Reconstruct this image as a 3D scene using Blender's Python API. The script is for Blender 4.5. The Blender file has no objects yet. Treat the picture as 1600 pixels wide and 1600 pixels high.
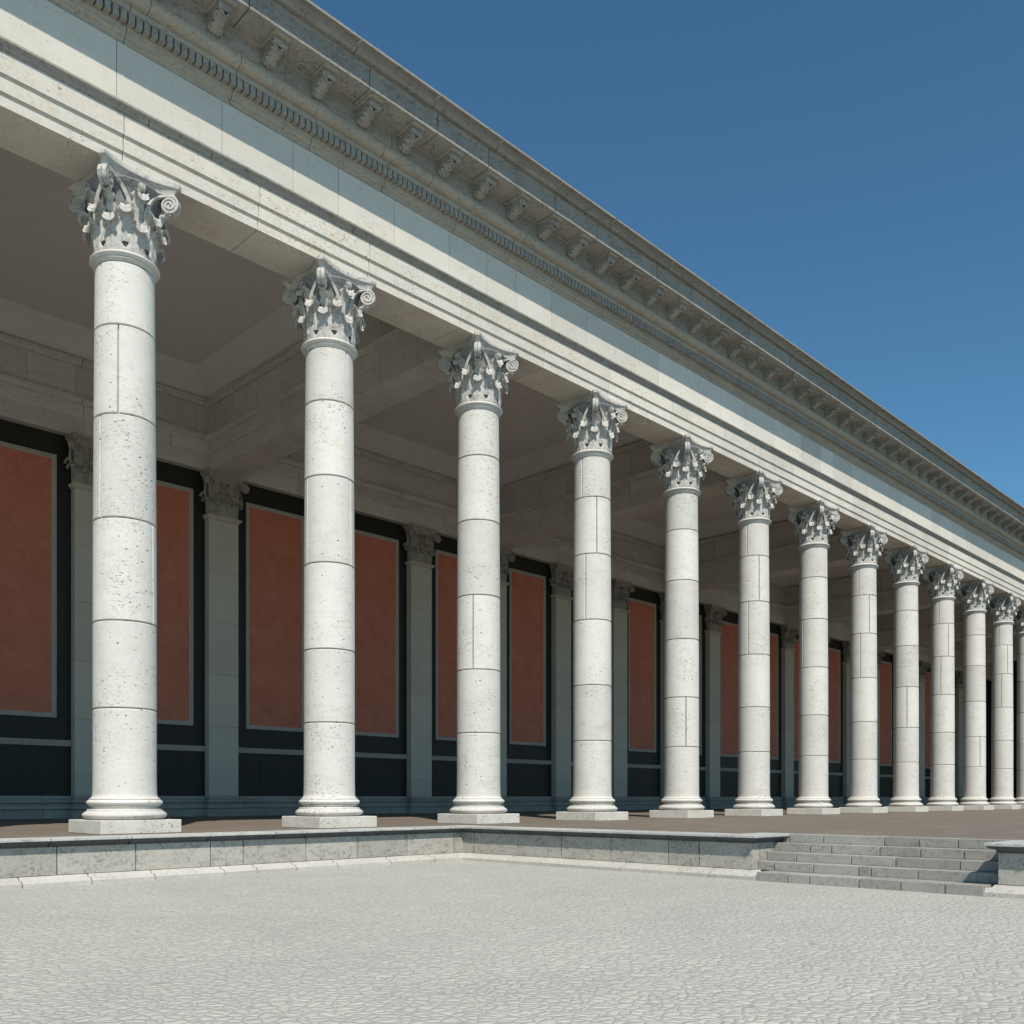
import bpy, bmesh, math, random
from mathutils import Vector
random.seed(7)
PI = math.pi
scene = bpy.context.scene
COL = scene.collection
S = 5.235          # column spacing
ZG = -0.88         # level of the paved court (portico floor is z = 0)
XA, XB = -15.7, 104.7   # ends of the building
CAM = (-8.5335, -20.073, 0.75)
TH = 0.7768

# ------------------------------------------------------------------ helpers
def mesh_of(name, verts, faces, mat, smooth=None):
    me = bpy.data.meshes.new(name)
    me.from_pydata(verts, [], faces)
    bm = bmesh.new(); bm.from_mesh(me)
    bmesh.ops.recalc_face_normals(bm, faces=bm.faces)
    if smooth is not None:
        lim = math.radians(smooth)
        for f in bm.faces: f.smooth = True
        for e in bm.edges:
            if len(e.link_faces) == 2 and e.calc_face_angle(0) > lim: e.smooth = False
    bm.to_mesh(me); bm.free()
    me.materials.append(mat)
    return me

def link(name, me, parent=None, loc=(0, 0, 0)):
    o = bpy.data.objects.new(name, me); COL.objects.link(o)
    o.location = loc
    if parent: o.parent = parent
    return o

def tag(o, label=None, cat=None, group=None, kind=None):
    if label: o['label'] = label
    if cat: o['category'] = cat
    if group: o['group'] = group
    if cat and not kind: kind = 'thing'
    if kind: o['kind'] = kind
    return o

def empty(name, loc, label, cat, group=None):
    o = bpy.data.objects.new(name, None); COL.objects.link(o); o.location = loc
    return tag(o, label, cat, group)

def copy_tree(o, parent=None):
    c = o.copy(); COL.objects.link(c); c.parent = parent
    for ch in list(o.children): copy_tree(ch, c)
    return c

class MB:
    """collects shapes into ONE mesh"""
    def __init__(s): s.v = []; s.f = []
    def add(s, v, f):
        n = len(s.v); s.v += v; s.f += [[i + n for i in q] for q in f]
    def box(s, a, b):
        x0, y0, z0 = a; x1, y1, z1 = b
        s.add([(x0,y0,z0),(x1,y0,z0),(x1,y1,z0),(x0,y1,z0),(x0,y0,z1),(x1,y0,z1),(x1,y1,z1),(x0,y1,z1)],
              [(0,3,2,1),(4,5,6,7),(0,1,5,4),(1,2,6,5),(2,3,7,6),(3,0,4,7)])
    def cbox(s, a, b, c=.008):
        """box with small chamfered edges"""
        bm = bmesh.new()
        x0, y0, z0 = a; x1, y1, z1 = b
        vs = [bm.verts.new(p) for p in [(x0,y0,z0),(x1,y0,z0),(x1,y1,z0),(x0,y1,z0),(x0,y0,z1),(x1,y0,z1),(x1,y1,z1),(x0,y1,z1)]]
        for q in [(0,3,2,1),(4,5,6,7),(0,1,5,4),(1,2,6,5),(2,3,7,6),(3,0,4,7)]: bm.faces.new([vs[i] for i in q])
        bmesh.ops.bevel(bm, geom=list(bm.edges), offset=c, segments=1, affect='EDGES')
        bm.verts.index_update()
        s.add([tuple(v.co) for v in bm.verts], [[v.index for v in f.verts] for f in bm.faces]); bm.free()
    def blocks(s, prof, cuts, tf, gap=.016, m0=0, m1=0, jit=.0015, ch=.0):
        """closed profile [(p, z)] swept along u, cut into blocks with open joints; m0/m1 mitre slopes of the run's ends"""
        n = len(prof)
        for k in range(len(cuts) - 1):
            a = cuts[k] + (gap/2 if k else 0); b = cuts[k+1] - (gap/2 if k < len(cuts)-2 else 0)
            ma = m0 if k == 0 else 0; mb_ = m1 if k == len(cuts)-2 else 0
            d = random.uniform(-jit, jit)
            v = [tf(a + ma*p, p + (d if p > 0 else 0), z) for p, z in prof] + [tf(b + mb_*p, p + (d if p > 0 else 0), z) for p, z in prof]
            f = [[i, (i+1) % n, n + (i+1) % n, n + i] for i in range(n)] + [list(range(n))[::-1], list(range(n, 2*n))]
            s.add(v, f)
    def lathe(s, prof, seg=64, a0=0, a1=2*PI, z0=0):
        full = abs(a1 - a0 - 2*PI) < 1e-6
        m = seg if full else seg + 1
        n = len(prof); v = []
        for j in range(m):
            a = a0 + (a1-a0)*j/seg
            v += [(r*math.cos(a), r*math.sin(a), z+z0) for r, z in prof]
        f = []
        for j in range(seg):
            j2 = (j+1) % m
            for i in range(n-1):
                f.append([j*n+i, j2*n+i, j2*n+i+1, j*n+i+1])
        s.add(v, f)
    def sweep(s, pts, frames):
        """pts: list of section point lists (all same length) -> tube with capped ends"""
        n = len(pts[0]); v = []
        for sec in pts: v += sec
        f = []
        for j in range(len(pts)-1):
            for i in range(n):
                f.append([j*n+i, j*n+(i+1)%n, (j+1)*n+(i+1)%n, (j+1)*n+i])
        f.append(list(range(n))[::-1]); f.append([(len(pts)-1)*n+i for i in range(n)])
        s.add(v, f)
    def obj(s, name, mat, parent=None, smooth=None, loc=(0,0,0)):
        return link(name, mesh_of(name, s.v, s.f, mat, smooth), parent, loc)

def cuts_random(a, b, lo, hi, fixed=None):
    c = [a]
    if fixed:
        for x in fixed:
            if a < x < b: c.append(x)
        # extend both ways
        left = []
        x = c[1]
        while x - a > hi:
            x -= random.uniform(lo, hi); left.append(x)
        c = [a] + sorted(left) + c[1:]
    while b - c[-1] > hi: c.append(c[-1] + random.uniform(lo, hi))
    c.append(b)
    return c

def curve_pts(p0, p1, bulge, n=6):
    """quarter-ish curve between two profile points; bulge>0 bows to the outside of the chord"""
    (a, b), (c, d) = p0, p1
    dx, dz = c-a, d-b
    out = []
    for i in range(n+1):
        t = i/n; k = bulge*math.sin(PI*t)
        out.append((a+dx*t + dz*k, b+dz*t - dx*k))
    return out

def cyma(p0, p1, amp, n=8):
    (a, b), (c, d) = p0, p1
    dx, dz = c-a, d-b
    return [(a+dx*t + dz*amp*math.sin(2*PI*t), b+dz*t - dx*amp*math.sin(2*PI*t)) for t in [i/n for i in range(n+1)]]

# ------------------------------------------------------------------ materials
def mat_base(name):
    m = bpy.data.materials.new(name); m.use_nodes = True
    nt = m.node_tree; b = nt.nodes['Principled BSDF']
    return m, nt, b
def N(nt, t, **kw):
    n = nt.nodes.new(t)
    for k, v in kw.items():
        if k.startswith('i_'):
            n.inputs[k[2:].replace('_', ' ')].default_value = v
        else: setattr(n, k, v)
    return n
def L(nt, a, b): nt.links.new(a, b)
def ramp(nt, src, p0, p1, c0=(0,0,0,1), c1=(1,1,1,1)):
    r = N(nt, 'ShaderNodeValToRGB'); r.color_ramp.elements[0].position = p0; r.color_ramp.elements[1].position = p1
    r.color_ramp.elements[0].color = c0; r.color_ramp.elements[1].color = c1
    L(nt, src, r.inputs[0]); return r.outputs[0]
def mix(nt, fac, a, b, mode='MIX'):
    m = N(nt, 'ShaderNodeMix', data_type='RGBA', blend_type=mode)
    for sock, val in ((m.inputs[0], fac), (m.inputs[6], a), (m.inputs[7], b)):
        if isinstance(val, (int, float)): sock.default_value = val
        elif isinstance(val, tuple): sock.default_value = val if len(val) == 4 else (*val, 1)
        else: L(nt, val, sock)
    return m.outputs[2]
def math_n(nt, op, a, b=0.0, clamp=False):
    m = N(nt, 'ShaderNodeMath', operation=op, use_clamp=clamp)
    for i, val in enumerate((a, b)):
        if isinstance(val, (int, float)): m.inputs[i].default_value = val
        else: L(nt, val, m.inputs[i])
    return m.outputs[0]
def coords(nt, scale=(1, 1, 1), offset=(0, 0, 0)):
    g = N(nt, 'ShaderNodeNewGeometry'); mp = N(nt, 'ShaderNodeMapping')
    mp.inputs['Scale'].default_value = scale; mp.inputs['Location'].default_value = offset
    L(nt, g.outputs['Position'], mp.inputs['Vector'])
    return g, mp.outputs['Vector']
def noise(nt, vec, scale, detail=4, rough=.55, dist=0):
    n = N(nt, 'ShaderNodeTexNoise'); n.inputs['Scale'].default_value = scale; n.inputs['Detail'].default_value = detail
    n.inputs['Roughness'].default_value = rough; n.inputs['Distortion'].default_value = dist
    L(nt, vec, n.inputs['Vector']); return n.outputs['Fac']

def travertine(name, base, warm=(.50,.42,.29), pit=(.10,.085,.065), pits=.5, stain=.25, dirt=0.0, island=.06, low=False, rough=.82, bump=.35, cloud=.14, dirtcol=(.09,.09,.085)):
    m, nt, b = mat_base(name)
    g, vec = coords(nt)
    _, vh = coords(nt, (1, 1, 2.1))
    c = base
    cl = ramp(nt, noise(nt, vec, .9, 6, .6), .3, .72)
    c = mix(nt, math_n(nt, 'MULTIPLY', cl, cloud*3), (*base, 1), tuple(v*.80 for v in base))
    st = ramp(nt, noise(nt, vh, 1.3, 7, .68, .6), .54, .80)
    c = mix(nt, math_n(nt, 'MULTIPLY', st, stain), c, warm)
    # faint bedding
    _, vb = coords(nt, (1.1, 1.1, 9))
    bed = noise(nt, vb, 1.6, 5, .6, .4)
    c = mix(nt, .16, c, ramp(nt, bed, .2, .8, (.62,.62,.62,1), (1,1,1,1)), 'MULTIPLY')
    # pits: elongated voids, dense only in patches and on some blocks
    patch = ramp(nt, noise(nt, vec, .85, 3, .55), .42, .66)
    isl = ramp(nt, g.outputs['Random Per Island'], .15, .95)
    patch = math_n(nt, 'MULTIPLY', patch, math_n(nt, 'ADD', math_n(nt, 'MULTIPLY', isl, .7), .45))
    if low:   # the lowest drum is cut from a more porous bed
        sx = N(nt, 'ShaderNodeSeparateXYZ'); L(nt, g.outputs['Position'], sx.inputs[0])
        patch = math_n(nt, 'ADD', patch, math_n(nt, 'MULTIPLY', math_n(nt, 'LESS_THAN', sx.outputs[2], 2.63), .38))
    _, vp = coords(nt, (1, 1, 1.7))
    wv = N(nt, 'ShaderNodeTexNoise'); wv.inputs['Scale'].default_value = 9; wv.inputs['Detail'].default_value = 2; L(nt, vp, wv.inputs['Vector'])
    wa = N(nt, 'ShaderNodeVectorMath', operation='MULTIPLY_ADD'); L(nt, wv.outputs['Color'], wa.inputs[0]); wa.inputs[1].default_value = (.09,.09,.06); L(nt, vp, wa.inputs[2])
    pitm = None
    for sc_, rad_, dens in ((9, .30, .55), (17, .26, .60)):
        vo = N(nt, 'ShaderNodeTexVoronoi'); vo.inputs['Scale'].default_value = sc_; L(nt, wa.outputs[0], vo.inputs['Vector'])
        sp = N(nt, 'ShaderNodeSeparateColor'); L(nt, vo.outputs['Color'], sp.inputs[0])
        # a cell holds a pit when its random value is below the local density
        have = math_n(nt, 'MULTIPLY', math_n(nt, 'SUBTRACT', math_n(nt, 'ADD', math_n(nt, 'MULTIPLY', patch, dens), .06), sp.outputs[0]), 12, True)
        r_ = math_n(nt, 'MULTIPLY', sp.outputs[1], rad_)
        q_ = math_n(nt, 'MULTIPLY', math_n(nt, 'SUBTRACT', r_, vo.outputs['Distance']), 9, True)
        q_ = math_n(nt, 'MULTIPLY', q_, have)
        pitm = q_ if pitm is None else math_n(nt, 'MAXIMUM', pitm, q_)
    p1 = noise(nt, vh, 13, 4, .66, .8)
    deep = ramp(nt, noise(nt, vec, .7, 3, .5, .4), .50, .60)
    q_ = math_n(nt, 'MULTIPLY', math_n(nt, 'MULTIPLY', math_n(nt, 'SUBTRACT', p1, .585), 16, True), deep)
    pitm = math_n(nt, 'MAXIMUM', pitm, q_)
    c = mix(nt, math_n(nt, 'MULTIPLY', pitm, pits), c, pit)
    if dirt:
        d1 = ramp(nt, noise(nt, vh, 2.2, 9, .74, .7), .42, .62)
        d2 = ramp(nt, noise(nt, vec, 14, 5, .72), .44, .58)
        c = mix(nt, math_n(nt, 'MULTIPLY', math_n(nt, 'MULTIPLY', d1, d2), dirt), c, dirtcol)
    # block to block difference
    iso = math_n(nt, 'MULTIPLY_ADD', g.outputs['Random Per Island'], island)
    nt.nodes[-1].inputs[2].default_value = 1 - island*.6
    cc = N(nt, 'ShaderNodeCombineColor'); 
    for i in range(3): L(nt, iso, cc.inputs[i])
    c = mix(nt, 1.0, c, cc.outputs[0], 'MULTIPLY')
    L(nt, c, b.inputs['Base Color'])
    b.inputs['Roughness'].default_value = rough
    b.inputs['Specular IOR Level'].default_value = .25
    h = math_n(nt, 'SUBTRACT', math_n(nt, 'MULTIPLY', noise(nt, vec, 60, 4, .6), .35), pitm)
    bp = N(nt, 'ShaderNodeBump'); bp.inputs['Strength'].default_value = bump; bp.inputs['Distance'].default_value = .012
    L(nt, h, bp.inputs['Height']); L(nt, bp.outputs[0], b.inputs['Normal'])
    return m

def granite(name):
    m, nt, b = mat_base(name)
    g, v = coords(nt, (1, 1, 2.6))
    n1 = noise(nt, v, 7, 8, .7, 2.2)
    c = ramp(nt, n1, .35, .75, (.0065,.0058,.0045,1), (.040,.037,.028,1))
    n2 = ramp(nt, noise(nt, v, 1.2, 3), .35, .7)
    c = mix(nt, math_n(nt, 'MULTIPLY', n2, .4), c, (.018,.018,.012,1))
    L(nt, c, b.inputs['Base Color']); b.inputs['Roughness'].default_value = .45
    b.inputs['Specular IOR Level'].default_value = .3
    bp = N(nt, 'ShaderNodeBump'); bp.inputs['Strength'].default_value = .4; bp.inputs['Distance'].default_value = .01
    L(nt, n1, bp.inputs['Height']); L(nt, bp.outputs[0], b.inputs['Normal'])
    return m

def red_marble(name):
    m, nt, b = mat_base(name)
    g, v = coords(nt)
    n1 = noise(nt, v, 1.1, 8, .68, .8); n2 = noise(nt, v, 4.5, 8, .72, 1.2)
    c = ramp(nt, n1, .32, .72, (.43,.132,.082,1), (.54,.190,.122,1))
    c = mix(nt, math_n(nt, 'MULTIPLY', ramp(nt, n2, .50, .78), .38), c, (.62,.24,.13,1))
    c = mix(nt, math_n(nt, 'MULTIPLY', ramp(nt, noise(nt, v, 9, 6, .7, 2), .58, .66), .25), c, (.20,.05,.028,1))
    L(nt, c, b.inputs['Base Color']); b.inputs['Roughness'].default_value = .6
    b.inputs['Specular IOR Level'].default_value = .2
    return m

def cobbles(name):
    m, nt, b = mat_base(name)
    g, v = coords(nt)
    wn = N(nt, 'ShaderNodeTexNoise'); wn.inputs['Scale'].default_value = 2.3; wn.inputs['Detail'].default_value = 3; L(nt, v, wn.inputs['Vector'])
    wv = N(nt, 'ShaderNodeVectorMath', operation='MULTIPLY_ADD'); L(nt, wn.outputs['Color'], wv.inputs[0]); wv.inputs[1].default_value = (.22,.22,0); L(nt, v, wv.inputs[2])
    fl = N(nt, 'ShaderNodeVectorMath', operation='MULTIPLY'); L(nt, wv.outputs[0], fl.inputs[0]); fl.inputs[1].default_value = (1, 1.0, 0)
    e = N(nt, 'ShaderNodeTexVoronoi', feature='DISTANCE_TO_EDGE'); e.inputs['Scale'].default_value = 9.0; L(nt, fl.outputs[0], e.inputs['Vector'])
    cl = N(nt, 'ShaderNodeTexVoronoi', feature='F1'); cl.inputs['Scale'].default_value = 9.0; L(nt, fl.outputs[0], cl.inputs['Vector'])
    edge = e.outputs['Distance']
    fill = ramp(nt, edge, .0, .055)
    big = ramp(nt, noise(nt, v, .5, 5, .6), .3, .7)
    c = mix(nt, big, (.405,.405,.365,1), (.49,.488,.435,1))
    hs = N(nt, 'ShaderNodeSeparateColor'); L(nt, cl.outputs['Color'], hs.inputs[0])
    c = mix(nt, math_n(nt, 'MULTIPLY', hs.outputs[0], .32), c, (.60,.60,.53,1))
    c = mix(nt, math_n(nt, 'MULTIPLY', hs.outputs[1], .24), c, (.36,.39,.38,1))
    c = mix(nt, .18, c, ramp(nt, noise(nt, v, 22, 5, .65), .3, .7, (.55,.55,.55,1), (1,1,1,1)), 'MULTIPLY')
    c = mix(nt, fill, (.30,.295,.265,1), c)
    L(nt, c, b.inputs['Base Color']); b.inputs['Roughness'].default_value = .85; b.inputs['Specular IOR Level'].default_value = .2
    hgt = math_n(nt, 'ADD', ramp(nt, edge, 0, .26), math_n(nt, 'ADD', math_n(nt, 'MULTIPLY', hs.outputs[2], .35), math_n(nt, 'MULTIPLY', noise(nt, v, 14, 4), .5)))
    bp = N(nt, 'ShaderNodeBump'); bp.inputs['Strength'].default_value = .55; bp.inputs['Distance'].default_value = .030
    L(nt, hgt, bp.inputs['Height']); L(nt, bp.outputs[0], b.inputs['Normal'])
    return m

def floor_mat(name):
    m, nt, b = mat_base(name)
    g, v = coords(nt)
    br = N(nt, 'ShaderNodeTexBrick'); br.inputs['Scale'].default_value = 1.0; br.inputs['Brick Width'].default_value = 1.2; br.inputs['Row Height'].default_value = .6
    br.inputs['Mortar Size'].default_value = .008; br.inputs['Color1'].default_value = (.195,.168,.140,1); br.inputs['Color2'].default_value = (.165,.142,.118,1)
    br.inputs['Mortar'].default_value = (.12,.095,.075,1); L(nt, v, br.inputs['Vector'])
    _, vs = coords(nt, (.35, 2.2, 1))
    c = mix(nt, .35, br.outputs['Color'], ramp(nt, noise(nt, vs, 1.7, 6, .65), .25, .75, (.6,.58,.55,1), (1.25,1.22,1.15,1)), 'MULTIPLY')
    L(nt, c, b.inputs['Base Color']); b.inputs['Roughness'].default_value = .8; b.inputs['Specular IOR Level'].default_value = .2
    return m

def plaster(name, col):
    m, nt, b = mat_base(name)
    g, v = coords(nt)
    c = mix(nt, .18, (*col, 1), ramp(nt, noise(nt, v, .8, 6, .6), .3, .7, (.7,.7,.7,1), (1.05,1.04,1.02,1)), 'MULTIPLY')
    L(nt, c, b.inputs['Base Color']); b.inputs['Roughness'].default_value = .95; b.inputs['Specular IOR Level'].default_value = .1
    bp = N(nt, 'ShaderNodeBump'); bp.inputs['Strength'].default_value = .15; bp.inputs['Distance'].default_value = .01
    L(nt, noise(nt, v, 25, 5), bp.inputs['Height']); L(nt, bp.outputs[0], b.inputs['Normal'])
    return m

M = dict(
    column=travertine('column_travertine', (.69,.67,.62), warm=(.50,.44,.34), pits=.95, stain=.55, island=.20, low=True, dirt=.22, dirtcol=(.30,.27,.22)),
    plinth=travertine('plinth_travertine', (.66,.635,.57), pits=.8, stain=.55, dirt=.3, island=.16, dirtcol=(.16,.10,.06)),
    capital=travertine('capital_stone', (.54,.525,.485), pits=.6, stain=.12, dirt=.75, island=.14, dirtcol=(.13,.13,.13)),
    bell=travertine('shaded_bell_stone', (.27,.27,.265), pits=.6, stain=.05, dirt=.8, island=.1, dirtcol=(.07,.07,.075)),  # base colour darkened to paint in the shade behind the leaves
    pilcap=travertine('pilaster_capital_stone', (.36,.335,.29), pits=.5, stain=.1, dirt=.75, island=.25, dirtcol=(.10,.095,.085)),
    arch=travertine('architrave_travertine', (.70,.66,.58), warm=(.52,.42,.27), pits=.8, stain=.60, island=.18, dirt=.28, dirtcol=(.3,.2,.12)),
    frieze=travertine('frieze_travertine', (.68,.645,.575), pits=.45, stain=.35, island=.20, dirt=.12, dirtcol=(.3,.27,.23)),
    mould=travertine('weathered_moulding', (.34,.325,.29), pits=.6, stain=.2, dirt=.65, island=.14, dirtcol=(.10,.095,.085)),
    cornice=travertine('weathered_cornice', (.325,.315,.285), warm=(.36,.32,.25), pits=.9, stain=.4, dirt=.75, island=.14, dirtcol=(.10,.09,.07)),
    ovolo=travertine('bed_moulding_stone', (.41,.385,.325), pits=.8, stain=.6, dirt=.4, island=.08),
    inner=travertine('portico_interior_stone', (.60,.575,.52), pits=.5, stain=.35, island=.22, dirt=.4, dirtcol=(.20,.18,.15)),
    pilaster=travertine('pilaster_stone', (.53,.48,.405), pits=.3, stain=.15, island=.10, dirt=.12, dirtcol=(.2,.18,.15)),
    podium=travertine('podium_wall_stone', (.43,.41,.365), pits=.8, stain=.12, dirt=.8, island=.20, dirtcol=(.14,.14,.125), pit=(.12,.12,.11)),
    cap=travertine('coping_stone', (.50,.505,.485), pits=.6, stain=.05, dirt=.5, island=.12, dirtcol=(.08,.085,.09)),
    capmould=travertine('stained_shaded_coping', (.10,.105,.11), pits=.5, stain=.0, dirt=.8, island=.15, dirtcol=(.035,.038,.042)),  # dark streaks, plus underside shade of the coping painted into the base colour
    trim=travertine('base_moulding_stone', (.52,.50,.455), pits=.55, stain=.25, dirt=.45, island=.12, dirtcol=(.25,.24,.21)),
    step=travertine('step_stone', (.355,.345,.315), pits=.6, stain=.05, dirt=.6, island=.26, dirtcol=(.14,.145,.14)),
    frame=travertine('panel_frame_stone', (.40,.37,.32), pits=.2, stain=.05, dirt=.2, island=.2),
    base=travertine('wall_base_stone', (.37,.34,.295), pits=.3, stain=.05, dirt=.3, island=.15),
    core=plaster('joint_mortar', (.16,.155,.145)),
    granite=granite('black_green_granite'),
    red=red_marble('terracotta_marble'),
    ceil=plaster('ceiling_plaster', (.66,.645,.62)),
    cove=plaster('cove_plaster', (.67,.655,.62)),
    roof=plaster('roof_lead', (.30,.30,.29)),
    ground=cobbles('pale_cobbles'),
    floor=floor_mat('brown_floor_slabs'),
)

# ------------------------------------------------------------------ ground
mb = MB(); mb.add([(-400,-400,ZG),(600,-400,ZG),(600,600,ZG),(-400,600,ZG)], [(0,1,2,3)])
tag(mb.obj('ground', M['ground']), kind='structure')

# ------------------------------------------------------------------ podium
XW, YW, Y1, Y2 = 8.21, -1.80, -10.344, -14.93
CW = .62      # width of the coping on top
R5 = 9.42
wallp = [(-.5,-.685),(0,-.685),(0,-.165),(-.5,-.165)]
capp = [(-CW,0),(-CW,-.05),(.165,-.05),(.17,-.045),(.17,-.006),(.164,0)]
capm = [(-CW,-.052),(-CW,-.163),(.025,-.163),(.025,-.125)] + cyma((.035,-.12),(.135,-.068),-.10,7) + [(.15,-.064),(.15,-.052)]
trimp = [(-.5,ZG-.05),(.27,ZG-.05),(.27,ZG+.075),(.255,ZG+.088),(.235,ZG+.092)] + cyma((.225,ZG+.097),(.06,ZG+.165),.12,6) + [(.045,ZG+.185),(-.5,ZG+.185)]
tf1 = lambda u, p, z: (u, YW-p, z)            # wall facing -y
tf2 = lambda u, p, z: (XW-p, -u, z)           # wall facing -x, u runs towards -y
tf3 = lambda u, p, z: (u, Y1-p, z)            # stair cheek facing -y
tf4 = lambda u, p, z: (u, Y2+p, z)            # stair cheek facing +y
c1w = cuts_random(-28, XW, 1.1, 1.8, [-2.039,-.555,1.034,1.79,3.364,4.785,6.307,7.873])
c1t = cuts_random(-28, XW, 1.1, 1.8, [-2.725,-1.502,-.276,1.224,1.986,2.956,4.048,5.6,7.0])
c1c = cuts_random(-28, XW, 1.1, 1.8, [-2.2,-.7,.95,2.5,3.3,4.9,6.4])
c2w = [1.80,2.234,3.817,5.263,6.755,8.332,9.107,10.344]
c2t = [1.80,2.736,3.703,4.785,5.994,7.223,8.748,9.514,10.344]
c2c = [1.80,2.2,3.4,4.3,5.4,6.6,8.4,9.6,10.344]
pod = empty('podium', (XW, YW, ZG), 'low grey stone podium wall turning the inner corner left of the stairs', 'podium', 'podium walls beside the stairs')
def rel(o, root):
    o.parent = root; o.location = -Vector(root.location); return o
w = MB()
w.blocks(wallp, c1w, tf1, .022, m1=-1); w.blocks(wallp, c2w, tf2, .022, m0=1, m1=1); w.blocks(wallp, [XW, 8.52, R5+.25], tf3, .022, m0=-1)
rel(w.obj('wall_facing', M['podium']), pod)
w = MB()
w.blocks(capp, c1c, tf1, .024, m1=-1); w.blocks(capp, c2c, tf2, .024, m0=1, m1=1); w.blocks(capp, [XW, R5+.27], tf3, .024, m0=-1)
rel(w.obj('coping', M['cap'], smooth=40), pod)
w = MB()
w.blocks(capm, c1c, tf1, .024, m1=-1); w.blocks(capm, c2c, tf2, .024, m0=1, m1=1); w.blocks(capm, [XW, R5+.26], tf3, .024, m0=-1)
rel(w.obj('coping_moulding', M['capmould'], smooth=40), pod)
w = MB()
w.blocks(trimp, c1t, tf1, .022, m1=-1); w.blocks(trimp, c2t, tf2, .022, m0=1, m1=1); w.blocks(trimp, [XW, XW+.4], tf3, .022, m0=-1)
rel(w.obj('base_moulding', M['trim'], smooth=40), pod)
w = MB(); w.box((-28,YW+.06,ZG-.04),(XW+.3,YW+2,-.17)); w.box((XW+.06,Y1+.06,ZG-.045),(XW+2,YW+2.2,-.172))
rel(w.obj('core', M['core']), pod)

pod2 = empty('podium', (XW, Y2, ZG), 'low grey stone podium pier at the right edge, beyond the stairs', 'podium', 'podium walls beside the stairs')
w = MB(); w.blocks(wallp, [-Y2,15.62,16.9,18.3,19.8,21.5,23,26], tf2, .022, m0=-1); w.blocks(wallp, [XW, R5+.25], tf4, m0=-1)
rel(w.obj('wall_facing', M['podium']), pod2)
w = MB(); w.blocks(capp, [-Y2,16.0,17.4,18.9,20.2,22,26], tf2, .024, m0=-1); w.blocks(capp, [XW, R5+.27], tf4, m0=-1)
rel(w.obj('coping', M['cap'], smooth=40), pod2)
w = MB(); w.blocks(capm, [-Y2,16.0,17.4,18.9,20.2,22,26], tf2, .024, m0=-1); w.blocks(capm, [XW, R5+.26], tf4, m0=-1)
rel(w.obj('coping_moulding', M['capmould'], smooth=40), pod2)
w = MB(); w.blocks(trimp, [-Y2,16.2,17.6,19,20.5,22,26], tf2, .022, m0=-1); w.blocks(trimp, [XW, XW+.4], tf4, m0=-1)
rel(w.obj('base_moulding', M['trim'], smooth=40), pod2)
w = MB(); w.box((XW+.06,-26,ZG-.045),(XW+2,Y2-.06,-.172)); rel(w.obj('core', M['core']), pod2)

# portico floor: one L-shaped sheet with thickness
w = MB()
zf = -.003
pts = [(-28,YW+CW-.002),(XW+CW-.002,YW+CW-.002),(XW+CW-.002,Y1+CW-.002),(R5+.27,Y1+CW-.002),(R5+.27,Y2-CW+.002),(XW+CW-.002,Y2-CW+.002),(XW+CW-.002,-60),(130,-60),(130,15.5),(-28,15.5)]
w.add([(x,y,zf) for x,y in pts] + [(x,y,-.15) for x,y in pts], [list(range(10)), list(range(10,20))[::-1]] + [[i,(i+1)%10,10+(i+1)%10,10+i] for i in range(10)])
tag(w.obj('portico_floor', M['floor']), kind='structure')

# ------------------------------------------------------------------ stairs
st = empty('staircase', (7.94, (Y1+Y2)/2, ZG), 'five broad grey stone steps between the podium walls', 'stairs')
RX = [7.928, 8.45, 8.80, 9.10, R5]
RC = [[-10.6,-11.273,-11.718,-12.671,-13.426,-14.172,-14.80],
      [Y1,-10.70,-11.539,-12.436,-12.672,-13.521,Y2],
      [Y1,-10.995,-12.133,-12.983,-14.12,Y2],
      [Y1,-11.138,-11.59,-12.556,-13.322,-14.082,Y2],
      [Y1,-10.512,-11.265,-12.509,-13.166,-13.873,-14.447,Y2]]
RH = .176
for k in range(5):
    w = MB(); z0 = ZG + k*RH; z1 = z0 + RH
    if k == 4: z1 = 0.0
    cs = RC[k]; xb = (RX[k+1] + .06) if k < 4 else R5 + .268
    for a, b_ in zip(cs[:-1], cs[1:]):
        j = random.uniform(-.003, .003)
        w.cbox((RX[k]+j, b_+.011, z0+.002-(.05 if k == 0 else 0)), (xb, a-.011, z1+random.uniform(-.002,.0)), .006)
    w.box((RX[k]+.03, cs[-1]+.01, z0+.001-(.06 if k == 0 else 0)), (xb-.004, cs[0]-.01, z1-.012))
    rel(w.obj('step', M['step']), st)

# ------------------------------------------------------------------ column parts
def frame_at(az):
    """outward and tangent unit vectors for azimuth az"""
    return Vector((math.cos(az), math.sin(az), 0)), Vector((-math.sin(az), math.cos(az), 0))

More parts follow.
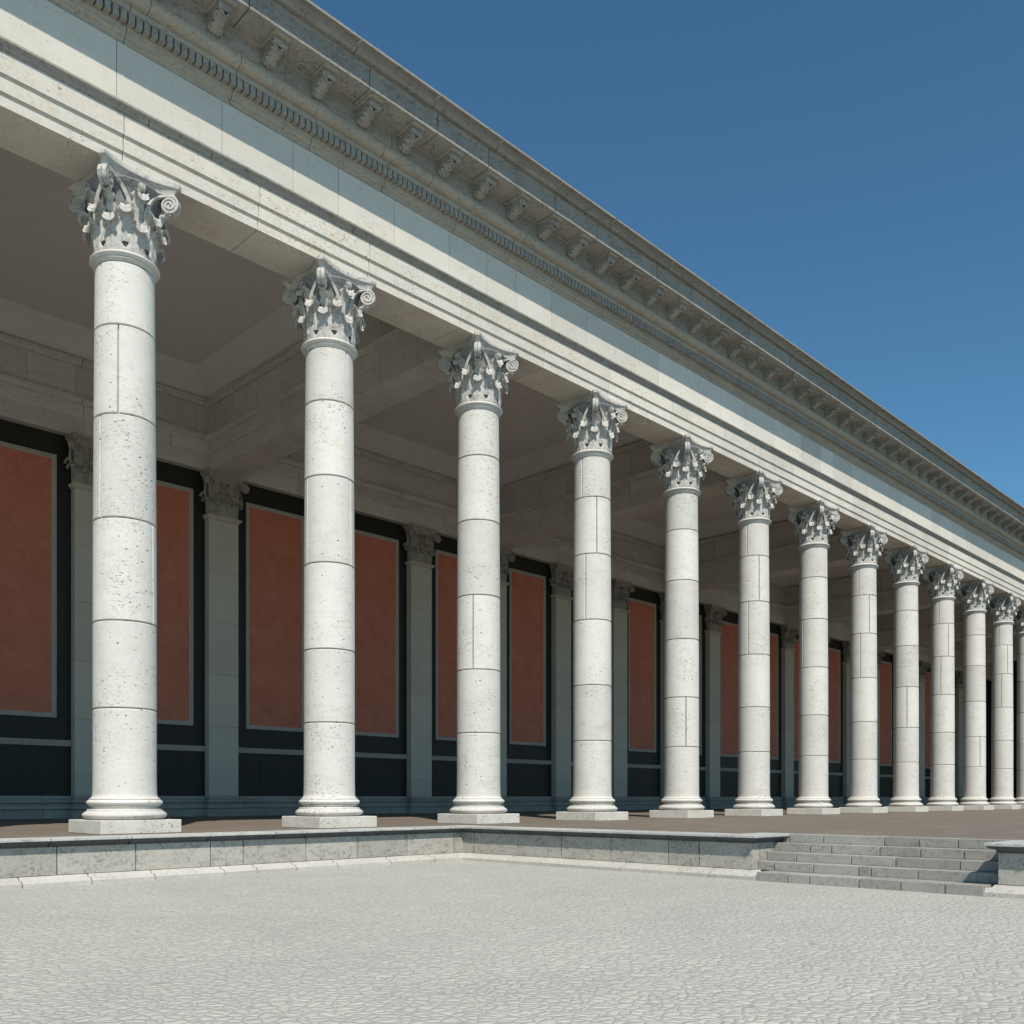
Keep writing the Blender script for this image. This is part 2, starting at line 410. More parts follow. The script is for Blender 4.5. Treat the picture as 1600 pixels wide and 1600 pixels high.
def leaf(mbx, org, out, tan, path, wid, curve=.24, th=.024, ns=8, serr=.20, wrapR=None):
    """acanthus leaf: path [(r, z)], widths; sides fall back towards the bell"""
    nt_ = len(path)
    def P(i, s, off):
        r, z = path[i]
        i0, i1 = max(0, i-1), min(nt_-1, i+1)
        tr, tz = path[i1][0]-path[i0][0], path[i1][1]-path[i0][1]
        l = math.hypot(tr, tz) or 1; nr, nz = tz/l, -tr/l      # outward normal of the path
        t = i/(nt_-1)
        wv = wid[i]*(1 + serr*math.sin(t*PI*9)*abs(s)**2)
        back = curve*wv*(abs(s)**2)
        rib = .012*math.exp(-(s/.18)**2)
        lob = .010*math.cos(s*PI*3)
        d = off + rib + lob - back
        x = s*wv
        q = org + out*(r + nr*d) + tan*x
        return (q.x, q.y, q.z + z + nz*d)
    v = []
    for i in range(nt_):
        for j in range(ns+1): v.append(P(i, -1 + 2*j/ns, th/2))
    for i in range(nt_):
        for j in range(ns+1): v.append(P(i, -1 + 2*j/ns, -th/2))
    m = ns+1; o2 = nt_*m; f = []
    for i in range(nt_-1):
        for j in range(ns):
            a = i*m+j; f.append([a, a+1, a+m+1, a+m]); f.append([o2+a, o2+a+m, o2+a+m+1, o2+a+1])
    for j in range(ns):
        f.append([j+1, j, o2+j, o2+j+1]); a = (nt_-1)*m+j; f.append([a, a+1, o2+a+1, o2+a])
    for i in range(nt_-1):
        a = i*m; f.append([a, a+m, o2+a+m, o2+a]); a = i*m+ns; f.append([a+m, a, o2+a, o2+a+m])
    mbx.add(v, f)

def spath(ctrl, n=18):
    """Catmull-Rom through control points"""
    out = []; P = [ctrl[0]] + list(ctrl) + [ctrl[-1]]
    seg = len(ctrl)-1
    for k in range(seg):
        p0, p1, p2, p3 = P[k:k+4]
        m = max(2, n//seg)
        for i in range(m):
            t = i/m
            out.append(tuple(.5*((2*p1[d]) + (-p0[d]+p2[d])*t + (2*p0[d]-5*p1[d]+4*p2[d]-p3[d])*t*t + (-p0[d]+3*p1[d]-3*p2[d]+p3[d])*t**3) for d in range(len(p1))))
    out.append(tuple(ctrl[-1])); return out

def leaf_widths(n, w0, w1, w2, tip=.5):
    r = []
    for i in range(n):
        t = i/(n-1)
        w_ = w0 + (w1-w0)*min(1, t/.45) if t < .45 else w1 + (w2-w1)*(t-.45)/.55
        if t > .86: w_ *= math.sqrt(max(0, 1-((t-.86)/.16)**2))
        r.append(w_)
    return r

ZC = 12.18   # bottom of the capital
def tierA(dz=0, dr=0): return spath([(.60,12.16),(.63,12.36),(.645,12.56+dz),(.67+dr,12.70+dz),(.72+dr,12.765+dz),(.775+dr,12.72+dz),(.79+dr,12.59+dz)], 24)
def tierB(): return spath([(.60,12.40),(.635,12.66),(.665,12.86),(.715,12.99),(.785,13.05),(.845,12.995),(.86,12.87)], 24)
def tierC(): return spath([(.62,12.80),(.65,13.02),(.68,13.20),(.735,13.345),(.79,13.40),(.845,13.35),(.855,13.24)], 22)
def tierD(): return spath([(.64,12.70),(.70,12.95),(.78,13.12),(.87,13.235),(.945,13.262),(.985,13.20)], 18)

def volute_pair(mbx, org, out, tan, rc=.975, zc=13.47, R=.19, ang=33, start_r=.68, z_s=13.02, wdt=.085, th0=.052, sides=(-1, 1)):
    """two ribbons rising from the bell and curling together at the corner"""
    for sg in sides:
        a = math.radians(ang)
        P0 = (start_r*math.cos(a), sg*start_r*math.sin(a), z_s)
        tau = sg*(wdt/2+.004)
        ctrl = [P0, (P0[0]+.05, P0[1]*.92, z_s+.20), (rc-.27, sg*.20, zc+R*.25), (rc-.14, sg*.10, zc+R*.78), (rc, tau, zc+R)]
        pl = spath(ctrl, 22)
        turns = 2.3; n = 54
        for i in range(1, n+1):
            t = i/n; an = PI/2 - t*turns*2*PI
            rr = R*(1-t)**.85*.95 + .018 if t > 0 else R
            pl.append((rc + rr*math.cos(an), tau*(1+.25*t), zc + rr*math.sin(an)))
        secs = []
        N_ = len(pl)
        for i, (ro, ta, z) in enumerate(pl):
            i0, i1 = max(0, i-1), min(N_-1, i+1)
            t_ = Vector((pl[i1][0]-pl[i0][0], 0, pl[i1][2]-pl[i0][2]))
            if t_.length < 1e-6: t_ = Vector((1, 0, 0))
            t_.normalize(); nr = Vector((-t_.z, 0, t_.x))
            k = i/N_
            th = th0*(1 - .45*k); wd = wdt*(.9 if k < .3 else 1)
            sec = []
            for (dn, dt) in ((-.5,-.5),(.5,-.5),(.5,.5),(-.5,.5)):
                q = (ro + nr.x*dn*th, ta + dt*wd, z + nr.z*dn*th)
                w_ = org + out*q[0] + tan*q[1]
                sec.append((w_.x, w_.y, w_.z + q[2]))
            secs.append(sec)
        mbx.sweep(secs, None)
        # recessed web closing the spiral
        n = 28; v = []; wd = wdt*.62
        for sd in (-.5, .5):
            for i in range(n):
                an = 2*PI*i/n
                w_ = org + out*(rc + R*.93*math.cos(an)) + tan*(tau + sd*wd)
                v.append((w_.x, w_.y, w_.z + zc + R*.93*math.sin(an)))
        f = [list(range(n))[::-1], list(range(n, 2*n))] + [[i, (i+1)%n, n+(i+1)%n, n+i] for i in range(n)]
        mbx.add(v, f)

def abacus_ring(hx, corner, sag, n=14):
    """outline of a square with concave sides and cut corners"""
    pts = []
    for q in range(4):
        a = q*PI/2
        c, s_ = math.cos(a), math.sin(a)
        for i in range(n+1):
            t = -1 + 2*i/n
            y = t*(hx-corner); x = hx - sag*(1-t*t)
            pts.append((x*c - y*s_, x*s_ + y*c))
    return pts

def abacus_mesh(mbx, layers, org=Vector((0,0,0)), clip_back=None):
    rings = [(abacus_ring(h, c, s), z) for h, c, s, z in layers]
    n = len(rings[0][0]); v = []
    for pts, z in rings:
        for x, y in pts:
            if clip_back is not None: y = min(y, clip_back)
            v.append((x+org.x, y+org.y, z+org.z))
    f = [list(range(n))[::-1]] + [[k*n+i, k*n+(i+1)%n, (k+1)*n+(i+1)%n, (k+1)*n+i] for k in range(len(rings)-1) for i in range(n)] + [[(len(rings)-1)*n+i for i in range(n)]]
    mbx.add(v, f)
AB_L = [(.80,.075,.205,13.655),(.80,.075,.205,13.70),(.805,.077,.205,13.715),(.815,.08,.203,13.75),(.84,.085,.20,13.79),(.875,.09,.195,13.812),(.885,.092,.195,13.82),(.885,.092,.195,13.915),(.875,.09,.195,13.927)]

O0 = Vector((0, 0, 0))
def make_capital(root):
    cap = MB()
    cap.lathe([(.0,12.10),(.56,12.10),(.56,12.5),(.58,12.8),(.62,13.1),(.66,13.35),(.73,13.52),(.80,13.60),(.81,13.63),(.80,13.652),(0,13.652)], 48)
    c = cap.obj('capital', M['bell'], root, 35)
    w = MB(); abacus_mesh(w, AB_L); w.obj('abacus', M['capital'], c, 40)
    for k in range(8):
        out, tan = frame_at(k*PI/4)
        p = tierA(.10, .015) if k % 2 else tierA()
        w = MB(); leaf(w, O0, out, tan, p, leaf_widths(len(p), .235, .155, .12)); w.obj('acanthus_leaf', M['capital'], c, 60)
    for k in range(8):
        out, tan = frame_at(k*PI/4 + PI/8)
        p = tierB(); w = MB(); leaf(w, O0, out, tan, p, leaf_widths(len(p), .20, .145, .115)); w.obj('acanthus_leaf', M['capital'], c, 60)
    for k in range(4):
        out, tan = frame_at(k*PI/2)
        p = tierC(); w = MB(); leaf(w, O0, out, tan, p, leaf_widths(len(p), .15, .15, .12)); w.obj('acanthus_leaf', M['capital'], c, 60)
        w = MB()
        volute_pair(w, O0, out, tan, rc=.80, zc=13.50, R=.075, ang=22, start_r=.66, z_s=13.08, wdt=.05, th0=.026)
        for i in range(6):
            an = i*PI/3; q = out*.86 + Vector((0,0,13.50)) + tan*.04*math.cos(an) + Vector((0,0,.04*math.sin(an)))
            bmx = bmesh.new(); bmesh.ops.create_icosphere(bmx, subdivisions=1, radius=.028)
            w.add([tuple(v.co + q) for v in bmx.verts], [[v.index for v in f.verts] for f in bmx.faces]); bmx.free()
        w.obj('helix', M['capital'], c, 45)
        out, tan = frame_at(k*PI/2 + PI/4)
        w = MB(); volute_pair(w, O0, out, tan); w.obj('volute', M['capital'], c, 45)
        p = tierD(); w = MB(); leaf(w, O0, out, tan, p, leaf_widths(len(p), .10, .09, .075), curve=.3, serr=.35); w.obj('acanthus_leaf', M['capital'], c, 60)
    return c

def rad(z):
    """entasis"""
    if z < 4.4: return .640
    t = (z-4.4)/7.6
    return .640 - .042*t**1.5
JZ = [.86, 2.63, 4.46, 6.61, 8.78, 10.65, 11.985]

def shaft_mesh(joints):
    """joints: {drum index: [azimuths of upright joints]}"""
    w = MB(); g = .011; ch = .020
    # flare of the lowest drum
    for d in range(6):
        z0, z1 = JZ[d], JZ[d+1]
        if d == 0:
            prof = [(.50,.725),(.715,.725)] + [(.712-.067*math.sin(PI/2*t)**.8, .73+.06*t + .10*t*t*t) for t in [i/8 for i in range(9)]]
            prof[-1] = (.645, .92)
        else:
            prof = [(.50, z0+g), (rad(z0)-ch, z0+g), (rad(z0), z0+g+ch*.8)]
        nz = 6
        lo = prof[-1][1]; hi = z1-g-ch*.8
        for i in range(1, nz+1):
            z = lo + (hi-lo)*i/nz; prof.append((rad(z), z))
        prof += [(rad(z1)-ch, z1-g), (.50, z1-g)]
        js = sorted(joints.get(d, []))
        if not js: w.lathe(prof, 64)
        else:
            for i, a in enumerate(js):
                b_ = js[(i+1) % len(js)]
                if b_ <= a: b_ += 2*PI
                ga = .014/.64; cha = .016/.64
                seg = max(6, int(64*(b_-a)/(2*PI)))
                n0 = len(w.v)
                a0, a1 = a+ga, b_-ga
                # chamfered upright edges
                angs = [a0] + [a0+cha + (a1-a0-2*cha)*k/seg for k in range(seg+1)] + [a1]
                v = []; n = len(prof)
                for ia, an in enumerate(angs):
                    e = (.014 if ia in (0, len(angs)-1) else 0)
                    v += [((r-e if r > .51 else r)*math.cos(an), (r-e if r > .51 else r)*math.sin(an), z) for r, z in prof]
                f = [[j*n+k, (j+1)*n+k, (j+1)*n+k+1, j*n+k+1] for j in range(len(angs)-1) for k in range(n-1)]
                f += [list(range(n)), [(len(angs)-1)*n+k for k in range(n)][::-1]]
                w.add(v, f)
    w.lathe([(.0,.735),(.55,.75),(.55,5.0),(.52,11.9),(.0,11.9)], 40)   # solid core behind the joints
    # neck ring
    w.lathe([(.57,11.98),(rad(12),11.98)] + [(rad(12)+.045*(1-math.cos(PI/2*t)), 11.98+.05*math.sin(PI/2*t)) for t in [i/5 for i in range(1,6)]] + [(.648,12.035),(.648,12.062),(.635,12.066)] + [(.645+.065*math.sin(PI*t), 12.07+.115*t) for t in [i/10 for i in range(11)]] + [(.62,12.19),(.4,12.19)], 64)
    return mesh_of('shaft', w.v, w.f, M['column'], 32)

def cam_az(k): return math.atan2(CAM[1], CAM[0]-k*S)
def jaz(k, off): return cam_az(k) + math.asin(max(-.98, min(.98, off)))
JT = {  # column: {drum: upright joint offsets as seen, -1 left edge .. 1 right edge}
 0: {5: [-.80], 4: [-.22], 3: [-.76], 2+1: [-.76], 2: [.86]},
 1: {5: [.70], 3: [-.86,.84]},
 2: {2: [-.26]},
 3: {5: [-.55], 4: [.25], 3: [-.35]},
 4: {3: [.78], 1: [.25]},
 5: {5: [-.45], 4: [.35], 3: [-.35]},
 6: {5: [.92], 3: [-.72]},
 7: {5: [-.35], 4: [.45], 3: [-.22]},
 8: {2: [.08]},
 9: {5: [-.30], 4: [.50], 3: [-.15]},
 10: {1: [.50]},
 11: {5: [-.3], 4: [.5], 3: [-.1]},
}
def column_base(root):
    w = MB(); w.cbox((-.8587,-.8587,0),(.8587,.8587,.285), .012); w.obj('plinth', M['plinth'], root)
    w = MB()
    prof = [(.5,.287),(.78,.287)] + [(.755+.095*math.sin(PI*t), .29+.185*t) for t in [i/12 for i in range(13)]] + [(.755,.478),(.755,.505),(.745,.51)]
    prof += [(.70-.035*math.sin(PI*t), .512+.05*t) for t in [i/6 for i in range(7)]] + [(.715,.565),(.715,.572)]
    prof += [(.69+.078*math.sin(PI*t), .575+.148*t) for t in [i/12 for i in range(13)]] + [(.5,.724)]
    w.lathe(prof, 72)
    w.obj('base', M['column'], root, 40)

LAB = {
 -2: 'white column far outside the left edge of the photo', -1: 'white column just outside the left edge of the photo',
 0: 'nearest and largest white column at the far left, with upright joints on five drums',
 1: 'second white column from the left, with two upright joints on one drum just above mid-height',
 2: 'third white column from the left, its plinth just behind the inner corner of the podium',
 3: 'fourth white column from the left, with staggered upright joints in its three upper drums',
 4: 'fifth white column from the left, with an upright joint in its second drum',
 5: 'sixth white column from the left, behind the outer corner of the podium wall',
 6: 'seventh white column from the left, above the left end of the stairs',
 7: 'eighth white column from the left, above the middle of the stairs',
 8: 'ninth white column from the left, with one upright joint in its third drum',
 9: 'tenth white column from the left, in the receding row',
 10: 'eleventh white column from the left, in the receding row',
 11: 'twelfth white column from the left, above the right-hand podium pier',
 12: 'thirteenth white column from the left, cut by the right edge of the photo',
}
proto = empty('column', (0,0,0), LAB[0], 'column', 'white Corinthian columns along the colonnade')
column_base(proto)
link('shaft', shaft_mesh({d: [jaz(0, o) for o in v] for d, v in JT[0].items()}), proto)
make_capital(proto)
cols = {0: proto}
for k in [-2, -1] + list(range(1, 20)):
    r = copy_tree(proto); r.location = (k*S, 0, 0)
    r['label'] = LAB.get(k, 'white column number %s beyond the right edge of the photo' % ['fourteen','fifteen','sixteen','seventeen','eighteen','nineteen','twenty'][k-13] if k >= 13 else '')
    jt = JT.get(k, {3: [.1], 5: [-.4]} if k % 2 else {2: [.2]})
    me = shaft_mesh({d: [jaz(k, o) for o in v] for d, v in jt.items()})
    for ch in r.children:
        if ch.name.startswith('shaft'): ch.data = me
    cols[k] = r

# ------------------------------------------------------------------ entablature (front)
ent = empty('entablature', (0, 0, 13.93), 'long sunlit stone entablature with dentils and modillions resting on the columns', 'entablature')
tff = lambda u, p, z: (u, -.63-p, z)       # p measured out from the frieze plane
tfb = lambda u, p, z: (u, .62+p, z)        # inner side, facing the portico
w = MB()
ca = cuts_random(XA, XB, 2.6, 3.6, [-.325,2.825,5.971,9.154,12.6])
archp = [(-.62,13.93),(0,13.93),(0,14.185),(.045,14.185),(.045,14.51),(.09,14.51),(.09,14.92),(-.62,14.92)]
w.blocks(archp, ca, tff, .02)
w.blocks([(-.63,13.93),(0,13.93),(0,14.555),(.035,14.575),(.035,15.08),(-.63,15.08)], ca, tfb, .02)
rel(w.obj('architrave', M['arch']), ent)
w = MB()
cm = cuts_random(XA, XB, 2.0, 3.9, [.182,1.604,5.416,8.4])
mp = [(-.3,14.925),(.10,14.925),(.10,14.945),(.115,14.955)] + cyma((.118,14.96),(.19,15.055),.10,7) + [(.215,15.06),(.215,15.105),(.205,15.11),(-.3,15.13)]
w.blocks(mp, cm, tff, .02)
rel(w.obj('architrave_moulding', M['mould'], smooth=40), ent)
w = MB()
mpi = [(-.3,15.085),(.065,15.085),(.065,15.12)] + cyma((.075,15.125),(.16,15.235),.10,7) + [(.20,15.24),(.20,15.30),(-.3,15.31)]
cmi = cuts_random(XA, XB, 1.6, 3.2)
w.blocks(mpi, cmi, tfb, .026)
ci = cuts_random(XA, XB, 1.6, 3.0)
w.blocks([(-.3,15.312),(0,15.312),(0,16.46),(-.3,16.46)], ci, tfb, .022)
mpc = [(-.3,16.462),(.05,16.462),(.05,16.505)] + cyma((.06,16.51),(.14,16.61),.1,7) + [(.19,16.62),(.19,16.70),(-.3,16.705)]
w.blocks(mpc, cmi, tfb, .026)
rel(w.obj('inner_frieze', M['inner'], smooth=40), ent)
w = MB()
cf = cuts_random(XA, XB, 1.2, 2.6, [-.444,1.926,3.769,5.073,6.827,8.757])
w.blocks([(-.4,15.115),(0,15.115),(0,16.44),(-.4,16.44)], cf, tff, .014)
rel(w.obj('frieze', M['frieze']), ent)
w = MB()
cb = cuts_random(XA, XB, 1.7, 2.6, [-.3,2.1,4.2,6.4])
bp_ = [(-.4,16.445),(.02,16.445),(.02,16.475)] + cyma((.025,16.48),(.115,16.60),-.12,8) + [(.13,16.61),(.13,16.65),(.155,16.66),(.155,16.705),(.17,16.71),(.17,16.92),(.34,16.92),(.34,16.985),(.34,17.05),(-.4,17.05)]
bp_ = [(-.4,16.445),(.02,16.445),(.02,16.475)] + cyma((.025,16.48),(.115,16.60),-.12,8) + [(.13,16.61),(.13,16.65),(.165,16.665),(.165,16.925),(.335,16.925),(.335,17.045),(-.4,17.045)]
w.blocks(bp_, cb, tff, .016)
rel(w.obj('bed_moulding', M['ovolo'], smooth=40), ent)
# dentils
pitch = S/32
dm = MB(); dm.cbox((-.063,-.315,-.21),(.063,-.16,0), .002)
dme = mesh_of('dentil', dm.v, dm.f, M['mould'])
nd0 = int((XA - 0)/pitch); dx0 = 1.131 + .083 - 7*pitch
allx = [dx0 + i*pitch for i in range(-110, 640) if XA < dx0 + i*pitch < XB]
near = [x for x in allx if x > -1.6][:100]
for x in near: rel(link('dentil', dme), ent).location = (x, -.63, 16.924-13.93)
w = MB()
ns_ = set(near)
for x in allx:
    if x not in ns_:
        w.box((x-.063, -.63-.315, 16.714), (x+.063, -.63-.16, 16.924))
tag(rel(w.obj('dentil', M['mould']), ent), kind='stuff')
# ovolo, modillion band, soffit, corona
w = MB()
co = cuts_random(XA, XB, 1.5, 2.4, [4.1,6.102,7.7])
op = [(-.4,17.05),(.345,17.05)] + [(.345+.20*math.sin(PI/2*t)+.035*math.sin(PI*t), 17.05+.205*(1-math.cos(PI/2*t))+.0*t) for t in [i/10 for i in range(11)]] + [(.56,17.262),(-.4,17.262)]
w.blocks(op, co, tff, .014)
rel(w.obj('ovolo', M['ovolo'], smooth=40), ent)
w = MB()
cv = cuts_random(XA, XB, 2.2, 3.4, [3.2,6.3,9.4])
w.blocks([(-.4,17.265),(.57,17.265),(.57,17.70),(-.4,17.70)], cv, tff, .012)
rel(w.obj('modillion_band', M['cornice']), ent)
w = MB()
cc_ = cuts_random(XA, XB, 1.8, 3.2, [1.853,5.045,7.186,9.005])
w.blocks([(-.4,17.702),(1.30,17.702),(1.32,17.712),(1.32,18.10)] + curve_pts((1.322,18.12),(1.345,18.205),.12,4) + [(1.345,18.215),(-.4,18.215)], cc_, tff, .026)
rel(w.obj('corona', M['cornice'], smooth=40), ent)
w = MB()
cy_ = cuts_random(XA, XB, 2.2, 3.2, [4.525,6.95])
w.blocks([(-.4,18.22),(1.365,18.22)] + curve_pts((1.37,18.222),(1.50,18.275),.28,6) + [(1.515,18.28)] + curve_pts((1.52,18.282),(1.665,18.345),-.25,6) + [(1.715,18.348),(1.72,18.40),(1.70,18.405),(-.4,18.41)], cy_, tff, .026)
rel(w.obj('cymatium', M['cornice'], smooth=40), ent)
# bead strip round the soffit panels
w = MB()
MX = [2.72 + S/4*i for i in range(-13, 78) if XA+.5 < 2.72 + S/4*i < XB-.5]
for x in MX:
    # strip along the band between two modillions
    w.box((x+.20, -.63-.57-.045, 17.660), (x+S/4-.20, -.63-.568, 17.700))
rel(w.obj('soffit_strip', M['ovolo']), ent)

def modillion_meshes():
    out = {}
    w = MB()   # plate
    w.cbox((-.20,-.69,-.045),(.20,.0,-.001), .008); out['plate'] = (w, 'ovolo')
    # body: S-shaped console seen from the side (y out = -, z down)
    w = MB()
    prof = []
    top = [(0,-.046),(-.655,-.046)]
    scroll = [(-.655-.035*math.sin(PI*t), -.046-.15*t) for t in [i/6 for i in range(1,7)]]
    under = [(-.60,-.205),(-.545,-.185)] + [(-.50+.02*0 + .33*t, -.165 - .13*math.sin(PI/2*t)) for t in [i/6 for i in range(7)]]
    back = [(-.10,-.345),(-.04,-.37),(0,-.36)]
    prof = top + scroll + under + back
    n = len(prof); hw = .155
    v = [(-hw, y, z) for y, z in prof] + [(hw, y, z) for y, z in prof]
    f = [list(range(n)), list(range(n, 2*n))[::-1]] + [[i, n+i, n+(i+1)%n, (i+1)%n] for i in range(n)]
    w.add(v, f)
    # front roll
    m = 20; v = []
    for sx in (-.17, .17):
        for i in range(m):
            a = 2*PI*i/m; v.append((sx, -.625+.068*math.cos(a), -.135+.078*math.sin(a)))
    w.add(v, [list(range(m))[::-1], list(range(m, 2*m))] + [[i, (i+1)%m, m+(i+1)%m, m+i] for i in range(m)])
    # rear roll
    v = []
    for sx in (-.165, .165):
        for i in range(m):
            a = 2*PI*i/m; v.append((sx, -.075+.07*math.cos(a), -.315+.07*math.sin(a)))
    w.add(v, [list(range(m))[::-1], list(range(m, 2*m))] + [[i, (i+1)%m, m+(i+1)%m, m+i] for i in range(m)])
    out['body'] = (w, 'capital')
    # acanthus leaf under the console
    w = MB()
    pth = spath([(.04,-.40),(.14,-.395),(.26,-.345),(.38,-.285),(.50,-.235),(.585,-.235),(.63,-.275)], 24)
    nt_ = len(pth); v = []; ns = 10
    for off in (0, .022):
        for i, (r, z) in enumerate(pth):
            t = i/(nt_-1)
            wv = .128*(1 + .26*math.sin(t*PI*10))*(1 if t < .85 else math.sqrt(max(.02, 1-((t-.85)/.16)**2)))
            for j in range(ns+1):
                s_ = -1 + 2*j/ns
                v.append((s_*wv, -r, z - off - .02*(1-abs(s_)) + .035*s_*s_ - .012*math.cos(s_*PI*3)*(1-t*.5)))
    mm = ns+1; o2 = nt_*mm; f = []
    for i in range(nt_-1):
        for j in range(ns):
            a = i*mm+j; f.append([a, a+1, a+mm+1, a+mm]); f.append([o2+a, o2+a+mm, o2+a+mm+1, o2+a+1])
    for j in range(ns):
        f.append([j+1, j, o2+j, o2+j+1]); a = (nt_-1)*mm+j; f.append([a, a+1, o2+a+1, o2+a])
    for i in range(nt_-1):
        a = i*mm; f.append([a, a+mm, o2+a+mm, o2+a]); a = i*mm+ns; f.append([a+mm, a, o2+a, o2+a+mm])
    w.add(v, f); out['leaf'] = (w, 'capital')
    return out
mm_ = modillion_meshes()
me_body = mesh_of('modillion', [(x, y*.86, z*.93) for x, y, z in mm_['body'][0].v], mm_['body'][0].f, M['cornice'], 40)
me_plate = mesh_of('plate', mm_['plate'][0].v, mm_['plate'][0].f, M['ovolo'])
me_leaf = mesh_of('leaf', [(x, y*.86, z*.93) for x, y, z in mm_['leaf'][0].v], mm_['leaf'][0].f, M['cornice'], 60)
for x in MX:
    o = rel(link('modillion', me_body), ent); o.location = (x, -.63-.568, 17.702-13.93)
    link('plate', me_plate, o); link('leaf', me_leaf, o)

# core, roof
w = MB(); w.box((XA+.01,-.56,13.95),(XB-.01,.56,17.4)); w.box((XA+.01,-1.1,17.30),(XB-.01,.60,18.2))
w.box((XA+.01,-1.85,17.76),(XB-.01,-.9,18.19))
rel(w.obj('core', M['core']), ent)

# ------------------------------------------------------------------ ceiling
cei = empty('coffered_ceiling', (0, 7.5, 16.7), 'plastered coffered ceiling with deep stone cross beams inside the portico', 'ceiling')
YB_ = 15.12
beams = list(range(-1, 20, 3))
for k in beams:
    xc = k*S
    w = MB(); hb = .65
    for sg in (-1, 1):
        tfx = (lambda u, p, z, s=sg: (xc + s*(hb-.0+p), u, z))
        cc = [.62, 2.0, 3.85, 5.9, 7.7, 9.7, 11.4, 13.2, YB_] if sg < 0 else [.62, 2.4, 4.3, 6.1, 8.2, 10.0, 12.0, 13.8, YB_]
        w.blocks([(-hb+.0005,13.932),(0,13.932),(0,14.57),(.035,14.58),(.035,15.083),(-hb+.0005,15.083)], cc, tfx, .022)
        c2 = [.62+d for d in (0, 1.5, 3.4, 4.8, 6.9, 8.5, 10.4, 12.2)] + [YB_]
        w.blocks([(p, z+.002) for p, z in mpi], c2, tfx, .026)
        w.blocks([(-.3,15.314),(0,15.314),(0,16.462),(-.3,16.462)], cc, tfx, .022)
        w.blocks([(p, z+.002) for p, z in mpc], c2, tfx, .026)
    w.box((xc-.60,.63,13.95),(xc+.60,YB_-.01,16.69))
    rel(w.obj('beam', M['inner'], smooth=40), cei)
edges = [XA] + [x for k in beams for x in (k*S-.65, k*S+.65)] + [XB]
for i in range(0, len(edges)-1, 2):
    a, b_ = edges[i]-.02, edges[i+1]+.02
    if b_ - a < 3: continue
    y0, y1 = .60, YB_+.02; d = 1.17; z0, z1 = 16.715, 17.42
    w = MB()
    o_ = [(a,y0),(b_,y0),(b_,y1),(a,y1)]; n_ = [(a+d,y0+d),(b_-d,y0+d),(b_-d,y1-d),(a+d,y1-d)]
    v = [(x,y,z0) for x,y in o_] + [(x,y,z1) for x,y in n_] + [(x,y,z1+.12) for x,y in o_]
    f = [[q,(q+1)%4,4+(q+1)%4,4+q] for q in range(4)] + [[8,9,10,11]] + [[q,(q+1)%4,8+(q+1)%4,8+q][::-1] for q in range(4)]
    w.add(v, f)
    cv_ = rel(w.obj('cove', M['cove']), cei)
    w = MB(); w.box((a+d-.03,y0+d-.03,z1-.0),(b_-d+.03,y1-d+.03,z1+.05))
    w.obj('ceiling_panel', M['ceil'], cv_)
w = MB(); w.box((XA-.2,-2.2,18.30),(XB+.2,17.5,18.38)); w.box((XA-.2,.4,17.62),(XB+.2,17.5,18.29))
rel(w.obj('roof_slab', M['roof']), cei)

# ------------------------------------------------------------------ back wall
YP, YWL = 15.09, 15.45
bw = empty('back_wall', (0, YWL, 0), 'dark granite rear wall of the portico with terracotta panels and pale pilasters', 'wall')
w = MB(); w.box((XA,YWL+.01,-.1),(XB,16.6,17.6)); w.box((XB+.01,-.6,-.1),(XB+1,16.6,17.6)); rel(w.obj('wall_body', M['granite']), bw)
tfw = lambda u, p, z: (u, YWL-p, z)
KP = list(range(-2, 20))
for k in range(-3, 20):
    a = max(XA, k*S+.66); b_ = min(XB, (k+1)*S-.66)
    if b_ - a < 1: continue
    w = MB(); cs = [a, a+ (b_-a)*.30, a+(b_-a)*.72, b_]
    w.blocks([(-.02,.80),(0,.80),(0,2.62),(-.02,2.62)], cs, tfw, .012, jit=0)
    rel(w.obj('granite_dado', M['granite']), bw)
# interior wall entablature
tfi = lambda u, p, z: (u, YB_-p, z)
w = MB()
w.blocks([(-.6,13.93),(0,13.93),(0,14.575),(.035,14.585),(.035,15.08),(-.6,15.08)], cuts_random(XA, XB, 2.4, 3.3, [4.9,8.2,11.5]), tfi, .022)
w.blocks(mpi, cmi, tfi, .028); w.blocks([(-.3,15.312),(0,15.312),(0,16.46),(-.3,16.46)], ci, tfi, .022); w.blocks(mpc, cmi, tfi, .028)
w.box((XA,YB_+.02,13.95),(XB,YB_+.6,16.7))
rel(w.obj('wall_entablature', M['inner'], smooth=40), bw)

basep = [(-.1,0),(.21,0),(.21,.29),(.06,.295),(.06,.345)] + curve_pts((.16,.35),(.15,.53),-.22,7) + [(.03,.535),(.03,.585)] + curve_pts((.12,.58),(.10,.70),-.22,5) + [(.06,.705),(.06,.73),(.03,.76),(.02,.80),(0,.82),(-.1,.82)]
railp = [(-.05,2.63),(.05,2.63),(.05,2.68),(.075,2.69),(.075,2.74),(.10,2.755),(.10,2.80),(.12,2.81),(.12,2.84),(-.05,2.845)]

